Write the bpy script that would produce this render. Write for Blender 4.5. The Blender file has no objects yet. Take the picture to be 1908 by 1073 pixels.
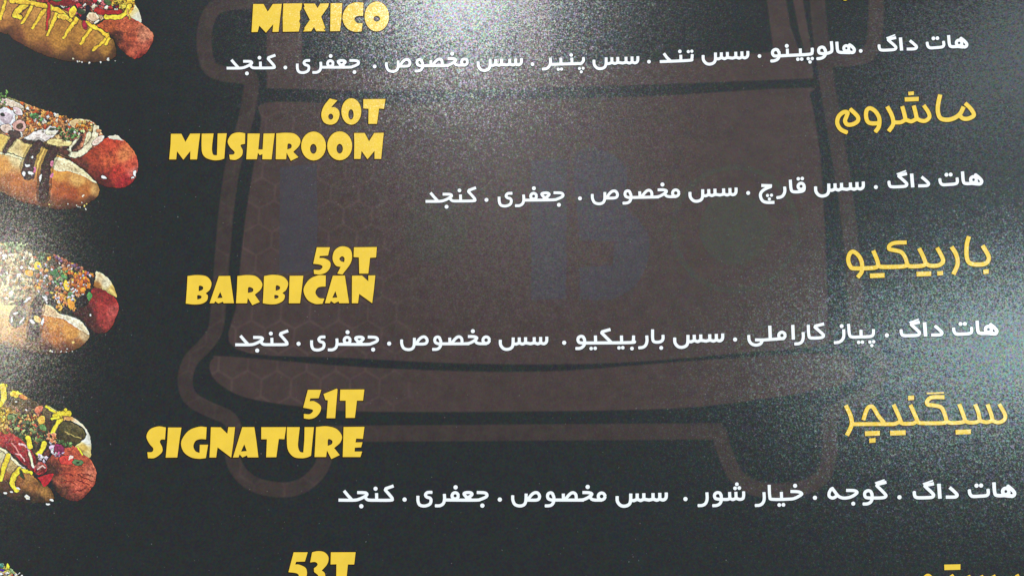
import bpy, math, random
import numpy as np
from mathutils import Vector, geometry

# ------------------------------------------------------------------ camera, light, exposure
SC = bpy.context.scene
C = SC.collection
PX = 0.00015                     # metres of menu per photograph pixel at the centre
F = 1378.0                       # focal length in photograph pixels (26 mm phone lens)
D = F * PX                       # camera distance from the middle of the sheet
TILT = math.radians(12.0)
CAM = np.array([0.0, -D * math.sin(TILT), D * math.cos(TILT)])
cam_data = bpy.data.cameras.new('camera')
cam_data.sensor_width = 36.0
cam_data.lens = 36.0 * F / 1908.0
cam_data.clip_start = 0.01
cam_data.clip_end = 50
cam = bpy.data.objects.new('camera', cam_data)
cam.location = CAM
cam.rotation_euler = (TILT, 0, 0)
C.objects.link(cam)
SC.camera = cam

SC.view_settings.view_transform = 'Standard'
SC.view_settings.look = 'None'
SC.view_settings.exposure = 0.0
SC.view_settings.gamma = 1.0

world = bpy.data.worlds.new('World')
SC.world = world
world.use_nodes = True
wb = world.node_tree.nodes['Background']
wb.inputs['Color'].default_value = (0.93, 0.97, 1.0, 1)
wb.inputs['Strength'].default_value = 0.56


def lamp(name, loc, target, size, size_y, power, color, spin=0.0):
    d = bpy.data.lights.new(name, 'AREA')
    d.shape = 'ELLIPSE'
    d.size = size
    d.size_y = size_y
    d.energy = power
    d.color = color
    o = bpy.data.objects.new(name, d)
    o.location = loc
    q = (Vector(target) - Vector(loc)).to_track_quat('-Z', 'Y')
    o.rotation_euler = q.to_euler()
    o.rotation_euler.rotate_axis('Z', spin)
    C.objects.link(o)
    return o


# lamps of the room: a window left of the table, a ceiling lamp above it, a window on the right
lamp('left_window', (-1.42, 0.26, 1.13), (0, 0, 0), 0.22, 0.40, 5.2, (1.0, 0.93, 0.77))
lamp('ceiling_lamp', (-0.12, 1.08, 1.44), (0, 0, 0), 0.27, 0.28, 9.6, (0.92, 0.97, 1.0))
lamp('right_window', (0.95, 0.19, 1.60), (0, 0, 0), 0.25, 0.68, 8.0, (0.72, 0.96, 0.98))
lamp('right_glare_fill', (0.90, 0.80, 1.45), (0, 0, 0), 0.36, 0.36, 1.5, (0.80, 0.93, 1.0))  # added weak lamp, extends the glare into the top right
lamp('centre_sheen_fill', (0.02, 0.62, 1.66), (0, 0, 0), 0.50, 0.50, 0.8, (1.0, 0.97, 0.96))  # added broad weak lamp for the faint sheen across the middle

# ------------------------------------------------------------------ the sheet's surface
BEND_R, BEND_L = 0.36, 0.10      # the right half curls up a little towards the viewer


def height(x):
    c = np.clip(-0.108 - x, 0, None)                 # left margin rolled down, a bend added to narrow the glare there
    roll = np.where(c < 0.055, 2.1 * c * c, 2.1 * 0.055 * (2 * c - 0.055))
    return np.where(x > 0, BEND_R * x * x, BEND_L * x * x) - roll


def at(px, py, lift=0.0):
    """point of the sheet that the photograph shows at this pixel (arrays in, Nx3 out)"""
    px = np.asarray(px, float); py = np.asarray(py, float)
    u = (px - 954.0) / F
    v = -(py - 536.5) / F
    ct, st = math.cos(TILT), math.sin(TILT)
    dx = u
    dy = st + v * ct
    dz = -ct + v * st
    t = -(CAM[2]) / dz
    for _ in range(14):
        x = CAM[0] + t * dx
        t = (height(x) - CAM[2]) / dz
    x = CAM[0] + t * dx
    y = CAM[1] + t * dy
    return np.stack([x, y, height(x) + lift], -1)


# ------------------------------------------------------------------ materials
def lin(c):
    out = []
    for v in c:
        v = v / 255.0
        out.append(v / 12.92 if v <= 0.04045 else ((v + 0.055) / 1.055) ** 2.4)
    return out


def laminate(name, base, grain=0.125, mottle=0.0, rough=0.235, attr=None, spec=0.6, honey=0.0):
    """printed ink under a fine grained matt film"""
    m = bpy.data.materials.new(name)
    m.use_nodes = True
    nt = m.node_tree; N = nt.nodes; L = nt.links
    b = N['Principled BSDF']
    b.inputs['Roughness'].default_value = rough
    b.inputs['Specular IOR Level'].default_value = spec
    tc = N.new('ShaderNodeTexCoord')
    # film grain: two sizes of tiny pits
    def noise(scale, detail, off):
        mp = N.new('ShaderNodeMapping'); mp.inputs['Location'].default_value = (off, off * 1.7, 0)
        L.new(tc.outputs['Object'], mp.inputs['Vector'])
        n = N.new('ShaderNodeTexNoise'); n.inputs['Scale'].default_value = scale
        n.inputs['Detail'].default_value = detail
        n.inputs['Roughness'].default_value = 0.6
        L.new(mp.outputs['Vector'], n.inputs['Vector'])
        return n
    n1 = noise(2300, 2.0, 0.31)
    n2 = noise(900, 1.0, 0.77)
    def vm(op, a, bb, **k):
        v = N.new('ShaderNodeVectorMath'); v.operation = op
        for i, s in enumerate((a, bb)):
            if s is None: continue
            if isinstance(s, (tuple, list)): v.inputs[i].default_value = s
            else: L.new(s, v.inputs[i])
        if 'scale' in k: v.inputs['Scale'].default_value = k['scale']
        return v.outputs['Vector']
    s1 = vm('SCALE', vm('SUBTRACT', n1.outputs['Color'], (0.5, 0.5, 0.5)), None, scale=grain * 2.0)
    s2 = vm('SCALE', vm('SUBTRACT', n2.outputs['Color'], (0.5, 0.5, 0.5)), None, scale=grain * 0.6)
    geo = N.new('ShaderNodeNewGeometry')
    nn = vm('NORMALIZE', vm('ADD', geo.outputs['Normal'], vm('ADD', s1, s2)), None)
    L.new(nn, b.inputs['Normal'])
    # faint prismatic tint of the film
    mixt = N.new('ShaderNodeMix'); mixt.data_type = 'RGBA'
    mixt.inputs[0].default_value = 0.28
    mixt.inputs[6].default_value = (1, 1, 1, 1)
    n3 = noise(1500, 0.0, 1.9)
    sat = N.new('ShaderNodeHueSaturation'); sat.inputs['Saturation'].default_value = 2.2
    sat.inputs['Value'].default_value = 1.7
    L.new(n3.outputs['Color'], sat.inputs['Color'])
    L.new(sat.outputs['Color'], mixt.inputs[7])
    L.new(mixt.outputs[2], b.inputs['Specular Tint'])
    # ink colour with slight screen mottle
    if attr:
        a = N.new('ShaderNodeAttribute'); a.attribute_name = attr
        src = a.outputs['Color']
    else:
        rgb = N.new('ShaderNodeRGB'); rgb.outputs[0].default_value = (*base, 1)
        src = rgb.outputs[0]
    n4 = noise(260, 3.0, 2.6)
    mr = N.new('ShaderNodeMapRange')
    mr.inputs['From Min'].default_value = 0.3; mr.inputs['From Max'].default_value = 0.7
    mr.inputs['To Min'].default_value = 1 - mottle; mr.inputs['To Max'].default_value = 1 + mottle
    L.new(n4.outputs['Fac'], mr.inputs['Value'])
    scl = N.new('ShaderNodeVectorMath'); scl.operation = 'SCALE'
    L.new(src, scl.inputs[0]); L.new(mr.outputs['Result'], scl.inputs['Scale'])
    out = scl.outputs['Vector']
    if honey:
        # hexagonal cells, 8 mm across: nearer of two offset lattices
        CW = 0.0080
        R3 = (CW, CW * 1.7320508, 1.0); HF = (CW / 2, CW * 0.8660254, 0.5)
        a_ = vm('SUBTRACT', vm('MODULO', vm('ADD', tc.outputs['Object'], (CW * 80, CW * 1.7320508 * 80, 0)), R3), HF)
        b_ = vm('SUBTRACT', vm('MODULO', vm('ADD', tc.outputs['Object'], (CW * 80.5, CW * 1.7320508 * 80.5, 0)), R3), HF)
        a_ = vm('MULTIPLY', a_, (1, 1, 0)); b_ = vm('MULTIPLY', b_, (1, 1, 0))
        def hexd(v):
            ab = vm('ABSOLUTE', v, None)
            dt = N.new('ShaderNodeVectorMath'); dt.operation = 'DOT_PRODUCT'
            L.new(ab, dt.inputs[0]); dt.inputs[1].default_value = (0.5, 0.8660254, 0)
            sx = N.new('ShaderNodeSeparateXYZ'); L.new(ab, sx.inputs[0])
            mx = N.new('ShaderNodeMath'); mx.operation = 'MAXIMUM'
            L.new(dt.outputs['Value'], mx.inputs[0]); L.new(sx.outputs['X'], mx.inputs[1])
            return mx.outputs[0]
        mn = N.new('ShaderNodeMath'); mn.operation = 'MINIMUM'
        L.new(hexd(a_), mn.inputs[0]); L.new(hexd(b_), mn.inputs[1])
        r2 = N.new('ShaderNodeMapRange')
        r2.inputs['From Min'].default_value = CW * 0.43; r2.inputs['From Max'].default_value = CW * 0.5
        r2.inputs['To Min'].default_value = 1.0; r2.inputs['To Max'].default_value = 1 + honey
        L.new(mn.outputs[0], r2.inputs['Value'])
        sp = N.new('ShaderNodeSeparateXYZ'); L.new(tc.outputs['Object'], sp.inputs[0])
        fd = N.new('ShaderNodeMapRange'); fd.interpolation_type = 'SMOOTHSTEP'
        fd.inputs['From Min'].default_value = -0.045; fd.inputs['From Max'].default_value = -0.01
        fd.inputs['To Min'].default_value = 1 + honey; fd.inputs['To Max'].default_value = 1.0
        L.new(sp.outputs['X'], fd.inputs['Value']); L.new(fd.outputs['Result'], r2.inputs['To Max'])
        s5 = N.new('ShaderNodeVectorMath'); s5.operation = 'SCALE'
        L.new(out, s5.inputs[0]); L.new(r2.outputs['Result'], s5.inputs['Scale'])
        out = s5.outputs['Vector']
    if mottle >= 0.12:      # sparse pale dust on the film
        n5 = noise(1300, 1.0, 4.4)
        du = N.new('ShaderNodeMapRange')
        du.inputs['From Min'].default_value = 0.76; du.inputs['From Max'].default_value = 0.84
        du.inputs['To Min'].default_value = 0.0; du.inputs['To Max'].default_value = 0.12
        L.new(n5.outputs['Fac'], du.inputs['Value'])
        ad = N.new('ShaderNodeVectorMath'); ad.operation = 'ADD'
        L.new(out, ad.inputs[0]); L.new(du.outputs['Result'], ad.inputs[1])
        out = ad.outputs['Vector']
    L.new(out, b.inputs['Base Color'])
    return m


M_PAPER = laminate('black_print', (0.0033, 0.0066, 0.0080), mottle=0.3)
M_BROWN = laminate('brown_print', (0.046, 0.0258, 0.0235), mottle=0.2, honey=0.48)
M_BLUE = laminate('blue_print', (0.0405, 0.032, 0.0405), mottle=0.12)
M_GREEN = laminate('green_print', (0.0405, 0.0345, 0.0255), mottle=0.12)
M_GREEN_FAINT = laminate('faint_green_print', (0.042, 0.0305, 0.025), mottle=0.12)
M_HALO = laminate('rim_print', (0.020, 0.007, 0.002), grain=0.08, spec=0.12)
M_DARK = laminate('dark_rim_print', (0.012, 0.012, 0.015), grain=0.08, spec=0.12)  # dark rim printed round the white lettering
M_YELLOW = laminate('yellow_ink', (0.90, 0.585, 0.042), grain=0.13, mottle=0.05)
M_WHITE = laminate('white_ink', (0.94, 0.94, 0.97), grain=0.13)
M_PICT = laminate('picture_ink', (0, 0, 0), grain=0.15, mottle=0.03, attr='print_colour')
M_LINE = laminate('brown_line_print', (0.034, 0.0205, 0.0185), mottle=0.25, honey=0.33)
M_SOFT = laminate('brown_print_edge', (0.020, 0.0150, 0.0142), mottle=0.2)
M_EDGE = laminate('card_edge', (0.5, 0.5, 0.48), grain=0.1)

MENU = bpy.data.objects.new('menu_sheet', None)
MENU.empty_display_size = 0.05
C.objects.link(MENU)
MENU['label'] = 'black laminated hot dog menu sheet with yellow names and white Persian ingredient lines'
MENU['category'] = 'menu'


def mesh_obj(name, verts, faces, mats, parent=None, label=None, fmat=None, smooth=False):
    me = bpy.data.meshes.new(name)
    me.from_pydata([tuple(map(float, v)) for v in verts], [], faces)
    for m in mats: me.materials.append(m)
    if fmat is not None: me.polygons.foreach_set('material_index', fmat)
    if smooth: me.polygons.foreach_set('use_smooth', [True] * len(me.polygons))
    me.update()
    o = bpy.data.objects.new(name, me)
    C.objects.link(o)
    if parent is not None: o.parent = parent
    if label: o['label'] = label
    return o


def group_empty(name, label):
    o = bpy.data.objects.new(name, None)
    o.empty_display_size = 0.01
    C.objects.link(o)
    o.parent = MENU
    o['label'] = label
    return o


# ------------------------------------------------------------------ the sheet itself
def build_sheet():
    xs = np.linspace(-0.245, 0.245, 124); ys = np.linspace(-0.185, 0.185, 94)
    T = 0.0006
    V = []; Fc = []; fm = []
    nx, ny = len(xs), len(ys)
    for lay in (0, 1):
        for y in ys:
            for x in xs:
                V.append((x, y, float(height(np.array(x))) - T * lay))
    for j in range(ny - 1):
        for i in range(nx - 1):
            a = j * nx + i
            Fc.append((a, a + 1, a + 1 + nx, a + nx)); fm.append(0)
            b = a + nx * ny
            Fc.append((b, b + nx, b + 1 + nx, b + 1)); fm.append(1)
    o = nx * ny
    for i in range(nx - 1):
        a = i; Fc.append((a, a + o, a + 1 + o, a + 1)); fm.append(1)
        a = (ny - 1) * nx + i; Fc.append((a, a + 1, a + 1 + o, a + o)); fm.append(1)
    for j in range(ny - 1):
        a = j * nx; Fc.append((a, a + nx, a + nx + o, a + o)); fm.append(1)
        a = j * nx + nx - 1; Fc.append((a, a + o, a + nx + o, a + nx)); fm.append(1)
    mesh_obj('printed_card', V, Fc, [M_PAPER, M_EDGE], MENU, fmat=fm, smooth=True)


build_sheet()


# ------------------------------------------------------------------ 2D outlines
def parse(s):
    pts = []
    for tok in s.split():
        sm = tok.endswith('~')
        if sm: tok = tok[:-1]
        x, y = tok.split(',')
        pts.append((float(x), float(y), sm))
    return pts


def outline(s, n=5):
    """closed outline; points ending in ~ are smooth, the others are corners"""
    P = parse(s) if isinstance(s, str) else s
    k = len(P); out = []
    for i in range(k):
        a, b = P[i], P[(i + 1) % k]
        p, q = P[i - 1], P[(i + 2) % k]
        if not (a[2] or b[2]):
            out.append((a[0], a[1])); continue
        ta = ((b[0] - p[0]) / 2, (b[1] - p[1]) / 2) if a[2] else (b[0] - a[0], b[1] - a[1])
        tb = ((q[0] - a[0]) / 2, (q[1] - a[1]) / 2) if b[2] else (b[0] - a[0], b[1] - a[1])
        for j in range(n):
            t = j / n; t2 = t * t; t3 = t2 * t
            h = (2 * t3 - 3 * t2 + 1, t3 - 2 * t2 + t, -2 * t3 + 3 * t2, t3 - t2)
            out.append(tuple(h[0] * a[c] + h[1] * ta[c] + h[2] * b[c] + h[3] * tb[c] for c in (0, 1)))
    return out


def curve(P, n=4):
    """open smooth line through points"""
    k = len(P)
    if k < 3: return [p[:2] for p in P]
    out = []
    for i in range(k - 1):
        a, b = P[i], P[i + 1]
        p = P[i - 1] if i else a
        q = P[i + 2] if i + 2 < k else b
        if not P[i][2] and not P[i + 1][2]:
            out.append(a[:2]); continue
        ta = ((b[0] - p[0]) / 2, (b[1] - p[1]) / 2) if a[2] else (b[0] - a[0], b[1] - a[1])
        tb = ((q[0] - a[0]) / 2, (q[1] - a[1]) / 2) if b[2] else (b[0] - a[0], b[1] - a[1])
        for j in range(n):
            t = j / n; t2 = t * t; t3 = t2 * t
            h = (2 * t3 - 3 * t2 + 1, t3 - 2 * t2 + t, -2 * t3 + 3 * t2, t3 - t2)
            out.append(tuple(h[0] * a[c] + h[1] * ta[c] + h[2] * b[c] + h[3] * tb[c] for c in (0, 1)))
    out.append(P[-1][:2])
    return out


def ellipse(cx, cy, rx, ry, n=28):
    return [(cx + rx * math.cos(2 * math.pi * i / n), cy + ry * math.sin(2 * math.pi * i / n)) for i in range(n)]


def stroke_polys(pts, r, caps=False):
    """a pen line as overlapping convex pieces"""
    out = []
    for i in range(len(pts) - 1):
        (x0, y0), (x1, y1) = pts[i], pts[i + 1]
        d = math.hypot(x1 - x0, y1 - y0)
        if d < 1e-6: continue
        nx, ny = -(y1 - y0) / d * r, (x1 - x0) / d * r
        out.append([(x0 + nx, y0 + ny), (x0 - nx, y0 - ny), (x1 - nx, y1 - ny), (x1 + nx, y1 + ny)])
    rng = range(len(pts)) if caps else range(1, len(pts) - 1)
    for i in rng:
        out.append(ellipse(pts[i][0] + 1e-3, pts[i][1], r * 0.999, r * 0.999, 12))
    return out


def area(p):
    return sum(p[i - 1][0] * p[i][1] - p[i][0] * p[i - 1][1] for i in range(len(p))) / 2


def union(solids, holes=(), grid=0):
    """triangulated union of solids minus holes"""
    V = []; Fc = []
    for p in list(solids) + list(holes):
        if area(p) < 0: p = p[::-1]
        b = len(V)
        V += [Vector(q) for q in p]
        Fc.append(list(range(b, b + len(p))))
    ns = len(solids)
    if grid:
        xs = [v.x for v in V]; ys = [v.y for v in V]
        x = min(xs) + grid * .37
        while x < max(xs):
            y = min(ys) + grid * .41
            while y < max(ys):
                V.append(Vector((x, y))); y += grid
            x += grid
    r = geometry.delaunay_2d_cdt(V, [], Fc, 0, 1e-4, True)
    vs, fs, of = r[0], r[2], r[5]
    keep = []
    for f, o in zip(fs, of):
        if o and any(i < ns for i in o) and not any(i >= ns for i in o):
            keep.append(f)
    used = sorted({i for f in keep for i in f})
    m = {u: i for i, u in enumerate(used)}
    return np.array([(vs[u].x, vs[u].y) for u in used]).reshape(-1, 2), [tuple(m[i] for i in f) for f in keep]


HALO_COUNT = 0


def ink_object(name, parent, solids, holes, ink, rim, to_px, rim_px=1.0, scale=1.0, label=None, shift=(0.0, 0.35)):
    """one printed mark: its ink and the darker printed rim under it"""
    global HALO_COUNT
    HALO_COUNT += 1
    pts, fs = union(solids, holes)
    q = to_px(pts)
    V = list(at(q[:, 0], q[:, 1], 0.000055)); Fc = [f[::-1] for f in fs]; fm = [0] * len(fs)
    if rim is not None:
        r = rim_px / scale
        extra = []
        src = solids
        for p in src:
            if len(src) > 6:      # pen pieces: just draw them fatter
                cx = sum(a[0] for a in p) / len(p); cy = sum(a[1] for a in p) / len(p)
                w = []
                for a in p:
                    d = math.hypot(a[0] - cx, a[1] - cy) or 1
                    w.append((a[0] + (a[0] - cx) / d * r * 1.2, a[1] + (a[1] - cy) / d * r * 1.2))
                extra.append(w)
            else:
                extra.append(p)
                extra += stroke_polys(p + [p[0]], r)
        pts2, fs2 = union(extra, [])
        q2 = to_px(pts2) + np.array(shift)
        lift = 0.000034 + 0.0000012 * (HALO_COUNT % 8)
        b = len(V)
        V += list(at(q2[:, 0], q2[:, 1], lift))
        Fc += [tuple(i + b for i in f[::-1]) for f in fs2]
        fm += [1] * len(fs2)
    return mesh_obj(name, V, Fc, [ink, rim] if rim else [ink], parent, label, fm)


def crop(ox, oy, s):
    return lambda p: np.asarray(p, float) / s + np.array([ox, oy])


# ------------------------------------------------------------------ the faint printed van
def van_shape(name, solids, holes, mat, lift, label=None):
    def dens(p):
        out = []
        for a, b in zip(p, p[1:] + p[:1]):
            n = max(1, int(math.hypot(b[0] - a[0], b[1] - a[1]) / 12))
            out += [(a[0] + (b[0] - a[0]) * k / n, a[1] + (b[1] - a[1]) * k / n) for k in range(n)]
        return out
    pts, fs = union([dens(p) for p in solids], [dens(p) for p in holes], grid=14)
    V = list(at(pts[:, 0], pts[:, 1], lift)); Fc = [f[::-1] for f in fs]; fm = [0] * len(fs)
    if mat in (M_BROWN, M_LINE):      # the print fades out over a millimetre at its edge
        fr = []
        for p in solids + holes:
            fr += stroke_polys(p + [p[0]], 1.9, True)
        p2, f2 = union([dens(p) for p in fr], [], grid=14)
        b = len(V)
        V += list(at(p2[:, 0], p2[:, 1], lift - 0.000004))
        Fc += [tuple(i + b for i in f[::-1]) for f in f2]; fm += [1] * len(f2)
    return mesh_obj(name, V, Fc, [mat, M_SOFT], VAN, label, fm)


VAN = group_empty('van_drawing', 'faint brown drawing of an old van front behind the text')
pen = lambda s, r, n=4: stroke_polys(curve(parse(s), n), r)
van_shape('body_outline',
          pen('520,2~ 440,5~ 400,16~ 383,50~ 381,90~ 390,125~ 415,138~ 450,142~ 468,150~ 463,200~ 448,260~ 432,320~ 421,400~ 415,470~ 408,560~ 402,612~ 385,640~ 355,672~ 345,710~ 356,742~ 390,762~ 425,778~ 437,800~ 432,830~ 440,870~ 470,900~ 520,912~ 562,905~ 592,880~ 606,850~ 614,808~', 13)
          + pen('600,808 1345,803', 14)
          + pen('1338,800~ 1352,845~ 1375,890~ 1420,912~ 1490,910~ 1534,885~ 1546,840~ 1548,780~ 1575,755~ 1620,730~ 1642,700~ 1638,668~ 1612,640~ 1598,600~ 1590,500~ 1580,400~ 1565,300~ 1545,180~ 1528,60~ 1520,-40~', 13)
          + pen('1536,112~ 1600,108~ 1625,90~ 1632,40~ 1632,-30~', 13),
          [], M_LINE, 0.000016)
van_shape('front_panel', [outline('500,192~ 700,196~ 900,188~ 1200,181~ 1490,165~ 1508,180~ 1522,250~ 1531,335~ 1537,450~ 1542,600~ 1538,640~ 1400,655~ 1150,675~ 900,677~ 650,666~ 441,650~ 443,560~ 455,430~ 470,330~ 487,230~')],
          [], M_BROWN, 0.000010)
van_shape('bumper', [outline('398,668~ 430,665~ 700,686~ 1000,693~ 1250,676~ 1500,660~ 1575,665~ 1592,690~ 1570,716~ 1400,745~ 1200,762~ 700,766~ 560,756~ 460,740~ 410,715~ 392,690~')],
          [], M_BROWN, 0.000010)
van_shape('window_band', [outline('497,-40 1488,-40 1512,100 1514,146 1200,158 900,166 700,170 498,164')],
          [outline('562,-80 968,-80 968,112 760,130 562,126'), outline('1022,-80 1420,-80 1442,98 1200,118 1022,122'), outline('1450,-80 1462,-80 1490,60 1506,120 1494,112 1472,50')], M_BROWN, 0.000010)
van_shape('blue_figure', [outline('522,312 590,305 592,430 585,505 520,510')], [], M_BLUE, 0.000020)
van_shape('blue_figure', [outline('990,300 1056,296 1055,557 990,558')], [], M_BLUE, 0.000020)
van_shape('blue_figure', [outline('1072,292~ 1130,282~ 1168,318~ 1165,380~ 1205,430~ 1208,480~ 1185,530~ 1140,557~ 1080,558 1080,498 1142,495 1145,450 1080,448')], [], M_BLUE, 0.000020)
van_shape('headlamp', [ellipse(1370, 427, 67, 67, 40)], [], M_GREEN, 0.000020)
van_shape('headlamp_ring', [ellipse(1370, 427, 120, 120, 60)], [ellipse(1370, 427, 110, 110, 60)], M_GREEN, 0.000020)
van_shape('headlamp', [ellipse(812, 430, 60, 60, 40)], [], M_GREEN_FAINT, 0.000020)

# ------------------------------------------------------------------ white Persian ingredient lines
# each word: pen lines "r|points" and dots "o x,y,r", in the pixels of an enlarged view
def ring(cx, cy, r, w):
    return 'ring %g,%g,%g,%g' % (cx, cy, r, w)


LIB = {
 'kanjad': (122, 335, 744, 335, ['17|185,230 228,282 275,334', '17|124,334 290,335~ 350,325~ 405,300~ 440,275~ 432,256~ 400,251~ 332,250',
            '17|415,296~ 445,328~ 480,335 700,335~ 722,320~ 712,298~ 646,222 652,206 738,176', '17|548,256 550,335', 'o 537,207,23', 'o 378,402,24']),
 'jafari': (985, 335, 1792, 335, ['17|1166,248 1112,250~ 1090,275~ 1105,300~ 1140,312~ 1152,338~ 1138,378~ 1085,399~ 1030,390~ 1008,350~ 1006,286',
            '17|1300,266 1302,325~ 1288,372~ 1250,396~ 1196,397', '17|1295,333 1640,335~ 1705,325~ 1765,298~ 1772,272~ 1745,254~ 1660,250', ring(1420, 287, 35, 17), 'o 1425,193,24',
            '17|1535,322~ 1590,290~ 1608,268~ 1588,252~ 1540,252~ 1518,266~ 1545,300~ 1600,333~', 'o 1722,396,24']),
 'makhsus': (250, 334, 1312, 334, ['17|270,282 272,335~ 295,382~ 345,399~ 392,388~ 415,350~ 420,262', '17|425,334 530,334~ 562,318~ 568,285~ 545,254~ 510,254~ 475,280~ 440,328',
            '17|722,290~ 712,262~ 690,253~ 665,264~ 657,292~ 668,320~ 700,333 1060,334', '17|724,285~ 730,335~ 712,378~ 680,396~ 628,398', '17|832,262 834,333', '17|850,330 905,268~ 940,252~ 968,268~ 976,300~ 972,334',
            '17|1045,250 1118,252~ 1150,268~ 1120,298~ 1060,328~ 1000,334', '17|1125,296~ 1150,325~ 1185,334 1265,334', ring(1258, 293, 38, 17), 'o 1103,188,24']),
 'sas': (1246, 299, 1798, 299, ['17|1264,256 1266,310~ 1295,350~ 1335,362~ 1380,350~ 1403,315~ 1408,230', '17|1405,298 1440,304~ 1475,292~ 1510,304~ 1545,292~ 1600,301 1645,292~ 1680,303~ 1713,292~ 1748,302~ 1778,280~ 1782,224', '17|1475,230 1475,298', '17|1545,228 1545,298',
            '17|1642,228 1642,298', '17|1713,226 1713,298']),
 'hotdog': (555, 350, 1622, 317, ['17|573,286 578,325~ 602,348~ 700,347~ 755,341~ 772,322~ 758,298~ 682,230 690,220 774,202', '8|660,208 764,170', '19|825,202 838,355', '17|935,238 985,280~ 1014,312~ 1002,332~ 970,337~ 898,338',
            '17|1138,258 1145,300~ 1172,325~ 1240,323~ 1310,316~ 1333,295~ 1330,248', 'o 1212,215,22', 'o 1259,213,22', '18|1390,178 1400,285~ 1425,312~ 1500,311 1560,318~', ring(1513, 270, 33, 18),
            '19|1528,212~ 1572,246~ 1602,282~ 1596,308~ 1572,317~ 1535,300~']),
}


def word_shapes(items):
    S = []
    for it in items:
        if it.startswith('o '):
            x, y, r = map(float, it[2:].split(',')); S.append(ellipse(x, y, r, r, 16))
        elif it.startswith('ring '):
            x, y, r, w = map(float, it[5:].split(','))
            S += stroke_polys(ellipse(x, y, r, r, 16) + [(x + r, y)], w)
        elif it.startswith('rect '):
            x0, y0, x1, y1 = map(float, it[5:].split(','))
            dy = 4
            S.append([(x0, y0 + dy), (x1, y0 - dy + 2), (x1 - 1, y1 - dy), (x0 + 3, y1 + dy - 2)])
        else:
            r, p = it.split('|')
            S += stroke_polys(curve(parse(p)), float(r))
    return S


def lib_word(parent, key, lx, ly, rx, ry):
    ax, ay, bx, by, items = LIB[key]
    d0 = complex(bx - ax, by - ay); d1 = complex(rx - lx, ry - ly)
    k = d1 / d0
    def to(p):
        z = (p[:, 0] - ax + 1j * (p[:, 1] - ay)) * k
        return np.stack([z.real + lx, z.imag + ly], 1)
    ink_object('word', parent, word_shapes(items), [], M_WHITE, M_DARK, to, 0.9, abs(k))


def own_word(parent, ox, oy, s, items, ink=None, rim=None, name='word'):
    ink_object(name, parent, word_shapes(items), [], ink or M_WHITE, rim or M_DARK, crop(ox, oy, s), 0.9, 1 / s)


def stops(parent, pts, r=3.7):
    for x, y in pts:
        ink_object('full_stop', parent, [ellipse(x, y, r, r, 16)], [], M_WHITE, M_DARK, lambda p: p, 0.9, 1)


Z = 5.9625
L1 = group_empty('ingredient_line', 'white Persian ingredient line under MEXICO, ending with hot sauce and jalapeno words')
lib_word(L1, 'kanjad', 422.1, 127.9, 514.4, 127.1)
lib_word(L1, 'jafari', 550.9, 126.6, 670.9, 125.9)
lib_word(L1, 'makhsus', 717.1, 124.6, 873.6, 122.0)
lib_word(L1, 'sas', 888.2, 122.4, 974.2, 121.0)
own_word(L1, 1000, 60, Z, ['16|150,288 153,345~ 135,388~ 105,410~ 62,415', '16|150,362 500,352', '16|268,288 270,358', '16|390,288 392,354', '16|518,286 519,322~ 494,353~', 'o 383,258,20', 'o 240,416,18', 'o 276,414,18', 'o 475,408,17', 'o 516,405,17', 'o 495,445,17'])
lib_word(L1, 'sas', 1104.0, 119.2, 1191.2, 117.4)
own_word(L1, 1000, 60, Z, ['16|1412,240 1445,285 1490,328', '16|1367,332 1690,318~ 1722,300~ 1728,250', '16|1600,256 1602,322', 'o 1590,218,20', 'o 1684,220,18', 'o 1723,216,18'])
lib_word(L1, 'sas', 1307.3, 110.6, 1396.2, 108.0)
own_word(L1, 1200, 60, Z, ['17|1495,225~ 1482,202~ 1456,197~ 1431,214~ 1427,243~ 1444,267~ 1480,269 1600,263 1835,250~ 1866,228~ 1868,180', '17|1498,218~ 1501,270~ 1482,305~ 1445,322~ 1408,325', '16|1591,188 1594,262', '16|1735,186 1738,256', 'o 1585,157,22', 'o 1708,305,20', 'o 1751,303,20', 'o 1824,298,19', 'o 1868,297,19', 'o 1843,335,19'])
own_word(L1, 1500, 40, Z, ['17|222,325~ 210,298~ 185,290~ 158,302~ 150,330~ 165,358~ 230,361~ 285,345~ 298,318~ 291,225', '17|223,312~ 227,365~ 205,400~ 170,415~ 130,419'])
own_word(L1, 1500, 40, Z, ['17|352,230 361,325~ 386,347~ 440,350 500,352~', ring(458, 302, 29, 16), '18|488,262~ 522,285~ 546,315~ 540,342~ 515,350~ 485,335~'])
lib_word(L1, 'hotdog', 1634.8, 94.5, 1804.2, 88.2)
stops(L1, [(531.8, 126.6), (698.2, 124.6), (992.2, 120.4), (1209.1, 115.7), (1415.0, 105.3), (1603.6, 95.7)], 3.5)

L2 = group_empty('ingredient_line', 'white Persian ingredient line under MUSHROOM, the shortest of the four')
lib_word(L2, 'kanjad', 792.6, 375.7, 888.2, 374.5)
lib_word(L2, 'jafari', 926.8, 374.5, 1052.1, 372.3)
lib_word(L2, 'makhsus', 1100.5, 370.2, 1267.6, 366.4)
lib_word(L2, 'sas', 1282.7, 365.4, 1374.4, 362.4)
own_word(L2, 1300, 300, Z, ['17|706,274 825,278~', '17|815,285~ 745,315~ 702,355~ 698,400~ 722,445~ 770,462~ 852,461', 'o 775,385,18', 'o 819,382,18', 'o 796,424,18', '17|965,288 967,340~ 950,382~ 920,403~ 877,410', '17|1028,210 1036,310~ 1060,343~ 1140,342~ 1178,325~ 1184,285~', ring(1148, 283, 34, 17), 'o 1117,200,20', 'o 1161,197,20'])
lib_word(L2, 'sas', 1516.7, 355.4, 1611.6, 351.6)
lib_word(L2, 'hotdog', 1653.1, 348.7, 1832.0, 343.1)
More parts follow.
